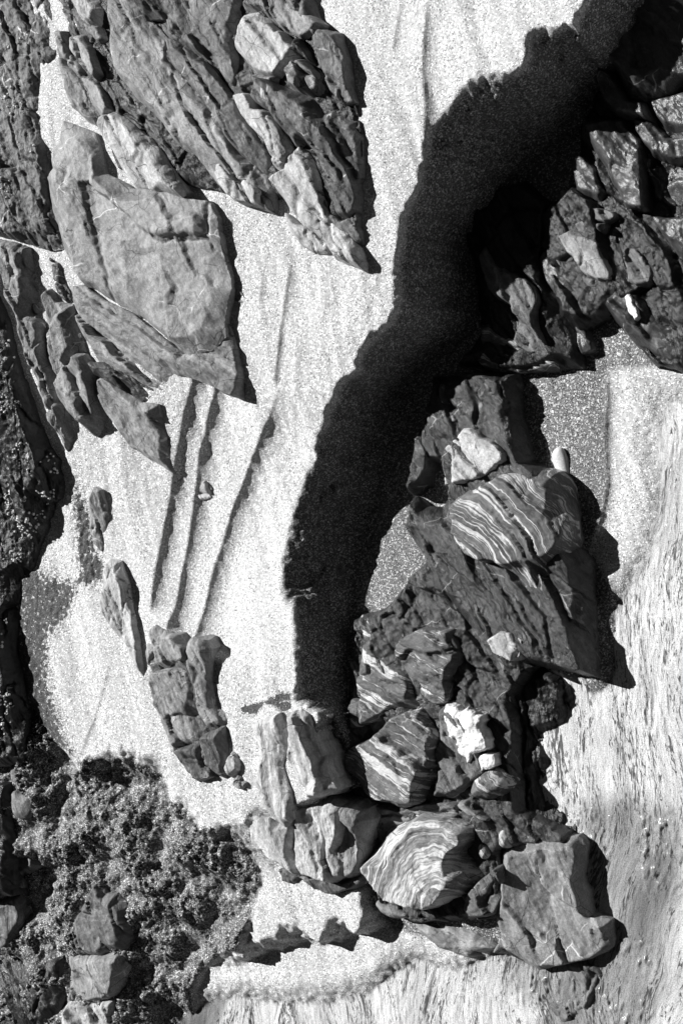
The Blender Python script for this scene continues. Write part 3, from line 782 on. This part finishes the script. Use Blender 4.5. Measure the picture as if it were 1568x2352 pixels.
# ---- upper-right outcrop in the shade of the bank
UR = empty('dark_outcrop', (1440, 400))
tag(UR, 'dark fractured outcrop in the shade under the sand bank', 'outcrop')
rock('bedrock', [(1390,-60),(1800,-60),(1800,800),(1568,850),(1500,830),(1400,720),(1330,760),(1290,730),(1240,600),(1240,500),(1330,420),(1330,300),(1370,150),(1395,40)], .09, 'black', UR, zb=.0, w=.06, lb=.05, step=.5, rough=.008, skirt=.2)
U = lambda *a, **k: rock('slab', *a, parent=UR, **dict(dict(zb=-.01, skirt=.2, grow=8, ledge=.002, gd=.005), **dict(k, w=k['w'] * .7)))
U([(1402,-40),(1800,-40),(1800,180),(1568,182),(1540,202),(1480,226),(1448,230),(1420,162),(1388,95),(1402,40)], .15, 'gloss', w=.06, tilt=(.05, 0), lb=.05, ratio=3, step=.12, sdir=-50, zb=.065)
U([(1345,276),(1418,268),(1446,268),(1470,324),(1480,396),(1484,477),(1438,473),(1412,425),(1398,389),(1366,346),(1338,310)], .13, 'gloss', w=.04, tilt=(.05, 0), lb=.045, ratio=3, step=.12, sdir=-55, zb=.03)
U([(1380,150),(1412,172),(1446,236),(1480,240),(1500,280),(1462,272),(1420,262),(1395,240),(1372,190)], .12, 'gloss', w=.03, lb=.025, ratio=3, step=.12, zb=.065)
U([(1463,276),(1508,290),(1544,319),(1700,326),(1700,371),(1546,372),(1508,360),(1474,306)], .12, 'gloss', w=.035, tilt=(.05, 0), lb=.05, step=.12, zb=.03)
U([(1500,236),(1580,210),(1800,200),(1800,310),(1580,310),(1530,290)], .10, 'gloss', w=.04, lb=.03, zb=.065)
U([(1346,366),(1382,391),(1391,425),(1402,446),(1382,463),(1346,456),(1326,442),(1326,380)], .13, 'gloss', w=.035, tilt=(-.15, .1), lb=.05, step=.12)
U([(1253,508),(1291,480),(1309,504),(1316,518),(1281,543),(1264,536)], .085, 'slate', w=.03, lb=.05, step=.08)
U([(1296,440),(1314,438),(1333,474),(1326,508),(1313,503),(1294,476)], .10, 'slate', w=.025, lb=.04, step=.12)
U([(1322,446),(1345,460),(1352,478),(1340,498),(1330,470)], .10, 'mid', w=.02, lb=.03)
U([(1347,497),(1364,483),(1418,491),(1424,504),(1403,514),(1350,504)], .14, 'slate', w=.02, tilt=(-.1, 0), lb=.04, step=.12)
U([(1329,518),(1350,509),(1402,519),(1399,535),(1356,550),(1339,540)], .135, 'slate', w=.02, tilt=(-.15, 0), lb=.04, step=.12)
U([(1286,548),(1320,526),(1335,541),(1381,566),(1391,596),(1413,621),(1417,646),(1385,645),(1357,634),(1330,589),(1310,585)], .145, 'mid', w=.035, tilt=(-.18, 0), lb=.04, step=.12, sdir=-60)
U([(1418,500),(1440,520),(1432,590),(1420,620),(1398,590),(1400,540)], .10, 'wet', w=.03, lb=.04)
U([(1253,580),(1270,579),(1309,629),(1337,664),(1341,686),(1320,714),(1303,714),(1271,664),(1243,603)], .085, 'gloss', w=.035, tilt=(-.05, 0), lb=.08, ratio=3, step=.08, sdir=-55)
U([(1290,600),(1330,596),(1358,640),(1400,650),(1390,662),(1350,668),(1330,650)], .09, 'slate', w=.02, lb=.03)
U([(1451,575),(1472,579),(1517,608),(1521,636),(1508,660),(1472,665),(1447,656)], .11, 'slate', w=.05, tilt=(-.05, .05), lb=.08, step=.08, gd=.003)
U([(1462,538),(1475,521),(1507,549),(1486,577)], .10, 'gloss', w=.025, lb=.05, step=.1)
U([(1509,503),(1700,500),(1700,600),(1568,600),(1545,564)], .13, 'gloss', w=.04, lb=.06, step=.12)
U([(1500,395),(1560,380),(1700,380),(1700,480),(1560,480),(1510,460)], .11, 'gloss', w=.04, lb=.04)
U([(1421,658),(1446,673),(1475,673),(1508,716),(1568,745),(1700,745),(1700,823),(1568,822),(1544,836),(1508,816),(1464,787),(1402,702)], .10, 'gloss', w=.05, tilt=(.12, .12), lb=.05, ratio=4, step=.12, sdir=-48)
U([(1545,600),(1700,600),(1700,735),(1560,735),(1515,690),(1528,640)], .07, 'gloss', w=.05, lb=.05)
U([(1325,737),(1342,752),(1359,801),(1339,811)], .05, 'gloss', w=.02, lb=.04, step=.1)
UQ = rock('quartz_vein', [(1434,683),(1444,682),(1456,704),(1463,724),(1458,730),(1448,712)], .012, 'quartz', parent=UR, zb=.085, w=.01, step=0, skirt=.06, wob=5)

# ---- shaded rocks at the foot of the bank
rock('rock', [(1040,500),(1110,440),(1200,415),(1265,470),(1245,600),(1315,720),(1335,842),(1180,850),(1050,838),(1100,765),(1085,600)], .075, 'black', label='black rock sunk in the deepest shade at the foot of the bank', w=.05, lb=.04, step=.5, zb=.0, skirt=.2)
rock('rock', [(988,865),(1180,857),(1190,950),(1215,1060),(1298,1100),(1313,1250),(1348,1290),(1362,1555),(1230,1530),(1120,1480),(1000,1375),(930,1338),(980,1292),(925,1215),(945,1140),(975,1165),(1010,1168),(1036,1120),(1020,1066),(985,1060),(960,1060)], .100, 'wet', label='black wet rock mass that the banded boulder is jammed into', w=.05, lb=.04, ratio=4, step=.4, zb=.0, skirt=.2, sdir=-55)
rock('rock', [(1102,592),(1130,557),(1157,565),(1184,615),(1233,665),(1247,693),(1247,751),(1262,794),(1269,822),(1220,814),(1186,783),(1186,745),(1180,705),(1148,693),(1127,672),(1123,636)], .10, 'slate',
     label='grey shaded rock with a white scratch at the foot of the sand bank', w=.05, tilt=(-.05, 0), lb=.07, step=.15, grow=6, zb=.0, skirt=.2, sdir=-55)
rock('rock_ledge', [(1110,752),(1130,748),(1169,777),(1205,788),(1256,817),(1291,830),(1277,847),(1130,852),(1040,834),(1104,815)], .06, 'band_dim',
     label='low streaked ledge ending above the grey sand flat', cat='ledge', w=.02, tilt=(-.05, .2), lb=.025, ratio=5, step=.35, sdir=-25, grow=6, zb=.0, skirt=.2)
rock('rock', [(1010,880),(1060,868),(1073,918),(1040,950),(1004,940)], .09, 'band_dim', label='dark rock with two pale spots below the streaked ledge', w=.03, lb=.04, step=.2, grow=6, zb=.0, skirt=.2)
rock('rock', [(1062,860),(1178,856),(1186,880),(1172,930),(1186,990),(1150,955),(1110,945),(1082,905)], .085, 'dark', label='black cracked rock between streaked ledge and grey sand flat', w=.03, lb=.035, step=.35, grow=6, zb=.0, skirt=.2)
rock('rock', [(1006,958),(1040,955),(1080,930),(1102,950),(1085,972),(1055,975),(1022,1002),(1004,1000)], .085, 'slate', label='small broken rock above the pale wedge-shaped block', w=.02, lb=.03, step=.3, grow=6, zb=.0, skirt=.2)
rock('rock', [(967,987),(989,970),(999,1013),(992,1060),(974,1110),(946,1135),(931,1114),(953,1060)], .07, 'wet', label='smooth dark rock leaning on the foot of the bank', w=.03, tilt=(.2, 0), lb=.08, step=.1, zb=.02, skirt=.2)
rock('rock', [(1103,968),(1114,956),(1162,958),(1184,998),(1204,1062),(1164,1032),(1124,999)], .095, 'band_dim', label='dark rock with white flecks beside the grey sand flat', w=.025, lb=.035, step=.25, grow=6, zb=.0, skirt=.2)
rock('block', [(1005,1038),(1029,1006),(1068,972),(1097,971),(1122,1003),(1148,1021),(1175,1039),(1175,1062),(1148,1080),(1068,1116),(1030,1119),(1026,1085)], .135, 'pale',
     label='pale wedge-shaped block above the big banded boulder', cat='rock', w=.035, tilt=(.02, -.05), lb=.07, step=.1, gd=.004, grow=6, zb=.0, skirt=.2, sdir=-50)
rock('boulder', [(1018,1157),(1050,1129),(1148,1097),(1162,1086),(1212,1075),(1277,1086),(1298,1121),(1309,1193),(1312,1254),(1291,1301),(1256,1393),(1234,1383),(1205,1369),(1148,1294),(1119,1291),(1076,1279),(1050,1239)], .165, 'banded',
     label='big boulder with curved white bands beside the pale pebble', cat='boulder', w=.09, tilt=(.0, .02), lb=.13, ratio=3, step=.10, gd=.006, fold=(1000,1420,.9), grow=6, zb=.0, skirt=.2)
rock('rock', [(983,1207),(1000,1201),(1030,1225),(1044,1255),(1030,1262),(1000,1245)], .08, 'pale', label='pale oval stone wedged against the big banded boulder', w=.025, boulder=True, step=0, zb=.01, skirt=.15)
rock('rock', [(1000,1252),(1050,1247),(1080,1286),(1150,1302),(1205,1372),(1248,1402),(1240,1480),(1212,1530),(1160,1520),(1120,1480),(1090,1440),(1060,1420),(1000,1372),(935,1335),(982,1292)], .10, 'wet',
     label='weed-dark wet rock below the big banded boulder', w=.05, tilt=(.02, .1), lb=.025, ratio=6, step=.35, gd=.01, rough=.006, grow=6, zb=.0, skirt=.2, sdir=-50)
rock('rock', [(1127,1466),(1158,1442),(1191,1446),(1220,1466),(1212,1508),(1195,1516),(1150,1500)], .135, 'pale', label='pale flat-topped stone on the weed-dark rock', w=.03, tilt=(-.08, .1), lb=.06, step=.12, zb=.0, skirt=.15)
rock('rock', [(1289,1287),(1320,1258),(1341,1284),(1352,1319),(1348,1409),(1357,1480),(1364,1560),(1350,1554),(1320,1520),(1260,1500),(1242,1490),(1250,1430),(1260,1390)], .075, 'slate',
     label='sleek wet slab running to a point at the edge of the water', w=.04, tilt=(.12, .02), lb=.09, ratio=3, step=.15, zb=-.02, skirt=.2, sdir=-75)
rock('pebble', [(1266,1050),(1276,1032),(1290,1028),(1299,1045),(1302,1072),(1304,1092),(1296,1103),(1280,1092)], .042, 'pebble', label='smooth white oval pebble on the grey sand flat', cat='pebble', boulder=True, step=0, rough=.0006, wob=.4, lift=.0, skirt=.01)

BS = rock('bedrock_shelf', [(815,1420),(880,1400),(940,1330),(1000,1340),(1100,1430),(1160,1500),(1230,1530),(1180,1600),(1190,1740),(1200,1860),(1300,1915),(1310,1935),(1160,1960),(1160,2050),(1140,2110),(1050,2120),(950,2120),(870,2080),(840,1990),(850,1900),(800,1800),(800,1650)], .080, 'wet',
     label='low black weed-covered shelf beneath the jammed banded rocks', cat='rock', w=.03, lb=.03, step=.6, rough=.008, zb=-.01, skirt=.2)
rock('rock', [(824,1423),(866,1437),(877,1484),(920,1520),(948,1574),(961,1621),(902,1640),(818,1668),(812,1630),(830,1484)], .10, 'band_dim', label='dim banded rock against the foot of the bank', w=.04, tilt=(-.08, 0), lb=.05, ratio=2, step=.25, grow=11, zb=.0, skirt=.2, sdir=-25)
rock('rock', [(925,1480),(939,1463),(981,1448),(1040,1451),(1059,1480),(1064,1520),(1040,1560),(1030,1609),(1000,1614),(964,1614),(950,1570)], .125, 'band_dim', label='banded rock crossed by thin white veins above the big striped block', w=.04, tilt=(-.03, 0), lb=.07, step=.15, grow=11, zb=.0, skirt=.2, sdir=-22)
rock('block', [(806,1728),(870,1693),(917,1650),(969,1632),(1009,1699),(1006,1753),(971,1839),(931,1849),(899,1835),(810,1771)], .135, 'banded',
     label='big striped block with slanting white bands and a thin crack vein', cat='rock', w=.035, tilt=(-.02, .03), lb=.12, ratio=2, step=.08, gd=.004, grow=11, zb=.0, skirt=.2, sdir=-27)
HQ = rock('rock', [(1012,1632),(1040,1620),(1090,1640),(1106,1720),(1130,1770),(1090,1790),(1040,1830),(1000,1830),(1012,1760),(1016,1700)], .115, 'slate', label='rock with a splash of chalk-white quartz beside the striped block', w=.03, lb=.05, step=.2, grow=11, zb=.0, skirt=.2)
rock('quartz_patch', [(1022,1642),(1034,1626),(1060,1640),(1075,1632),(1095,1650),(1104,1690),(1106,1716),(1090,1722),(1078,1742),(1056,1734),(1054,1700),(1036,1692)], .012, 'quartz', parent=HQ, zb=.088, w=.02, step=0, wob=12, rough=.008, skirt=.05)
rock('quartz_patch', [(1106,1740),(1130,1738),(1128,1756),(1104,1768)], .012, 'quartz', parent=HQ, zb=.078, w=.01, step=0, wob=6, skirt=.06)
rock('rock', [(1160,1530),(1230,1530),(1290,1560),(1320,1600),(1290,1660),(1240,1690),(1262,1740),(1240,1800),(1262,1850),(1318,1895),(1322,1925),(1190,1925),(1150,1870),(1170,1800),(1150,1700)], .050, 'black', label='black rock added for the dark reflections of the pool', w=.05, lb=.02, ratio=5, step=.5, rough=.008, zb=-.036, skirt=.1, sdir=-80)  # black put in for the pool's mirrored rocks and shade
rock('cobble', [(1079,1811),(1097,1779),(1130,1761),(1158,1776),(1175,1800),(1166,1821),(1137,1838),(1087,1835)], .11, 'banded', label='round striped cobble resting above the black pool', cat='cobble', boulder=True, step=.08, lb=.04, gd=.003, zb=.02, skirt=.1, sdir=-33)
rock('rock', [(1055,1841),(1076,1837),(1129,1879),(1126,1889),(1087,1875),(1059,1857)], .09, 'mid', label='thin grey blade of rock under the round striped cobble', w=.015, tilt=(-.1, .1), lb=.04, step=.1, zb=.01, skirt=.15, sdir=-40)
rock('rock', [(850,1855),(880,1850),(930,1862),(1000,1848),(1050,1850),(1060,1872),(1030,1878),(963,1870),(890,1905),(862,1900)], .085, 'slate', label='grey slanting slab between striped block and folded boulder', w=.02, tilt=(0, .1), lb=.03, ratio=4, step=.25, grow=11, zb=.0, skirt=.2, sdir=10)
rock('boulder', [(838,1981),(860,1960),(889,1910),(963,1874),(1035,1881),(1075,1907),(1077,1935),(1062,1965),(1089,2000),(1089,2030),(1060,2058),(1025,2068),(990,2088),(960,2084),(900,2064),(867,2020)], .15, 'fold',
     label='boulder swirled with folded white bands like an eye', cat='boulder', w=.09, tilt=(.06, -.02), step=0, ledge=.008, lt=.03, rough=.006, grow=6, fold=(1010,2105,.8), zb=.03, skirt=.25)
rock('rock', [(856,2069),(895,2072),(941,2100),(931,2110),(884,2106)], .06, 'mid', label='rounded grey stone under the folded white boulder', w=.02, boulder=True, step=0, zb=.02, skirt=.15)
rock('cobble', [(1144,1913),(1162,1902),(1179,1931),(1166,1952),(1149,1942)], .07, 'fold', label='small mottled cobble at the lip of the black pool', cat='cobble', boulder=True, step=0, zb=.02, skirt=.15)
rock('cobble', [(1094,1946),(1115,1936),(1129,1960),(1112,1980)], .06, 'fold', label='small pale cobble beside the folded white boulder', cat='cobble', boulder=True, step=0, zb=.04, skirt=.15)
rock('rock', [(1100,2041),(1130,2011),(1157,1990),(1161,2040),(1143,2092),(1078,2109),(1069,2086)], .09, 'slate', label='dull grey rock between folded boulder and flat wet slab', w=.03, lb=.04, step=.25, grow=11, zb=.0, skirt=.2)
rock('flat_slab', [(1167,1957),(1202,1943),(1319,1932),(1330,1946),(1323,2017),(1348,2111),(1388,2126),(1388,2180),(1349,2200),(1270,2215),(1234,2225),(1148,2177),(1162,2168),(1146,2100),(1163,2046)], .050, 'smooth',
     label='broad flat grey slab sloping into the rippled water', cat='slab', w=.03, tilt=(.10, .05), lb=.10, ratio=2, step=.10, gd=.004, zb=.004, skirt=.2, sdir=-60, ledge=.002, grow=10)
rock('rock', [(1240,2240),(1300,2205),(1360,2190),(1380,2240),(1350,2320),(1290,2352),(1240,2300)], .016, 'slate', label='grey rock awash just below the flat slab', w=.03, lb=.05, step=.3, zb=-.035, skirt=.1)
rock('rock', [(941,2113),(1004,2125),(1094,2141),(1142,2180),(1122,2187),(1076,2207),(1050,2200),(1004,2180),(960,2150)], .07, 'mid', label='lens-shaped grey rock at the top of the streaming water', w=.05, tilt=(-.02, .05), lb=.08, ratio=3, step=.1, zb=-.02, skirt=.2, sdir=-20)

# ---- lower-left corner
LB = empty('block_outcrop', (225, 2200))
tag(LB, 'wet grey block outcrop standing in dark slumped sand', 'outcrop')
L = lambda *a, **k: rock('block', *a, parent=LB, **k)
L([(180,2100),(202,2062),(223,2018),(240,2057),(266,2058),(287,2087),(292,2140),(284,2180),(230,2195),(178,2190),(172,2158)], .11, 'slate', w=.03, lb=.04, step=.4, gd=.014)
L([(160,2200),(230,2200),(283,2186),(280,2237),(266,2286),(223,2300),(156,2300)], .10, 'mid', w=.03, tilt=(.0, .05), lb=.07, step=.15)
L([(155,2306),(222,2306),(258,2300),(262,2420),(140,2420)], .10, 'pale', w=.03, lb=.05, step=.3)
rock('cobble', [(24,1812),(50,1832),(70,1812),(78,1852),(64,1883),(30,1880)], .06, 'slate', label='oval wet cobble in the narrow strip of white sand', cat='cobble', w=.03, boulder=True, step=0)
rock('cobble', [(30,1754),(53,1758),(50,1795),(37,1806),(23,1785)], .05, 'slate', label='small wet cobble between black wall and strip of white sand', cat='cobble', boulder=True, step=0)
rock('rock', [(29,1896),(68,1896),(76,1942),(89,1988),(55,2016),(47,2052),(23,2060),(36,1968)], .07, 'slate', label='wet grey rock below the oval cobble', w=.03, tilt=(-.05, 0), lb=.07, step=.15, sdir=-75)
rock('rock', [(7,2070),(46,2056),(49,2111),(37,2147),(29,2176),(14,2194),(-30,2200),(-30,2080)], .07, 'slate', label='wet grey rock at the end of the white sand strip', w=.03, lb=.06, step=.2, sdir=-75)
rock('rock', [(-80,1790),(20,1800),(24,1860),(28,1930),(20,2060),(-80,2060)], .09, 'black', label='black wet rock behind the oval cobble', w=.04, lb=.05, step=.3)
rock('rock', [(-80,2200),(20,2200),(60,2230),(140,2200),(140,2300),(100,2420),(-80,2420)], .05, 'black', label='black low rock half sunk in dark sand beside the block outcrop', w=.05, lb=.05, step=.5)

# ---- barnacles on the black wall
def barnacles(WALL, count, thr, seed):
    rs = np.random.RandomState(seed)
    me = WALL.data
    co = np.empty(len(me.vertices) * 3, np.float32); me.vertices.foreach_get('co', co); co = co.reshape(-1, 3)
    wc = co + np.array(WALL.location)
    pxx, pyy = proj(wc[:, 0], wc[:, 1], wc[:, 2])
    dens = perlin(wc[:, 0] * 9, wc[:, 1] * 9) + .7 * perlin(wc[:, 0] * 25, wc[:, 1] * 25)
    ok = np.where((dens > thr) & (pxx > -60) & (co[:, 2] > .03))[0]
    pick = rs.choice(ok, count, replace=False)
    V = []; F = []
    for i in pick:
        c = co[i]; r = rs.uniform(.0025, .0055) * (1.5 if rs.rand() < .15 else 1)
        b = len(V); k = 6; a0 = rs.rand() * 6
        for j in range(k): V.append((c[0] + r * math.cos(a0 + j * 1.0472) * rs.uniform(.8, 1.2), c[1] + r * math.sin(a0 + j * 1.0472), c[2] - .002))
        for j in range(k): V.append((c[0] + .5 * r * math.cos(a0 + j * 1.0472), c[1] + .5 * r * math.sin(a0 + j * 1.0472), c[2] + r * .75))
        V.append((c[0], c[1], c[2] + r * .45))
        for j in range(k):
            j2 = (j + 1) % k
            F.append((b + j, b + j2, b + k + j2)); F.append((b + j, b + k + j2, b + k + j)); F.append((b + k + j, b + k + j2, b + 2 * k))
    o = mesh_obj('barnacles', np.array(V) + np.array(WALL.location), np.array(F), MAT['quartz'], WALL, False)
    o['kind'] = 'stuff'
barnacles(WALL, 620, .22, 5)
barnacles(LEDGE, 170, .3, 8)
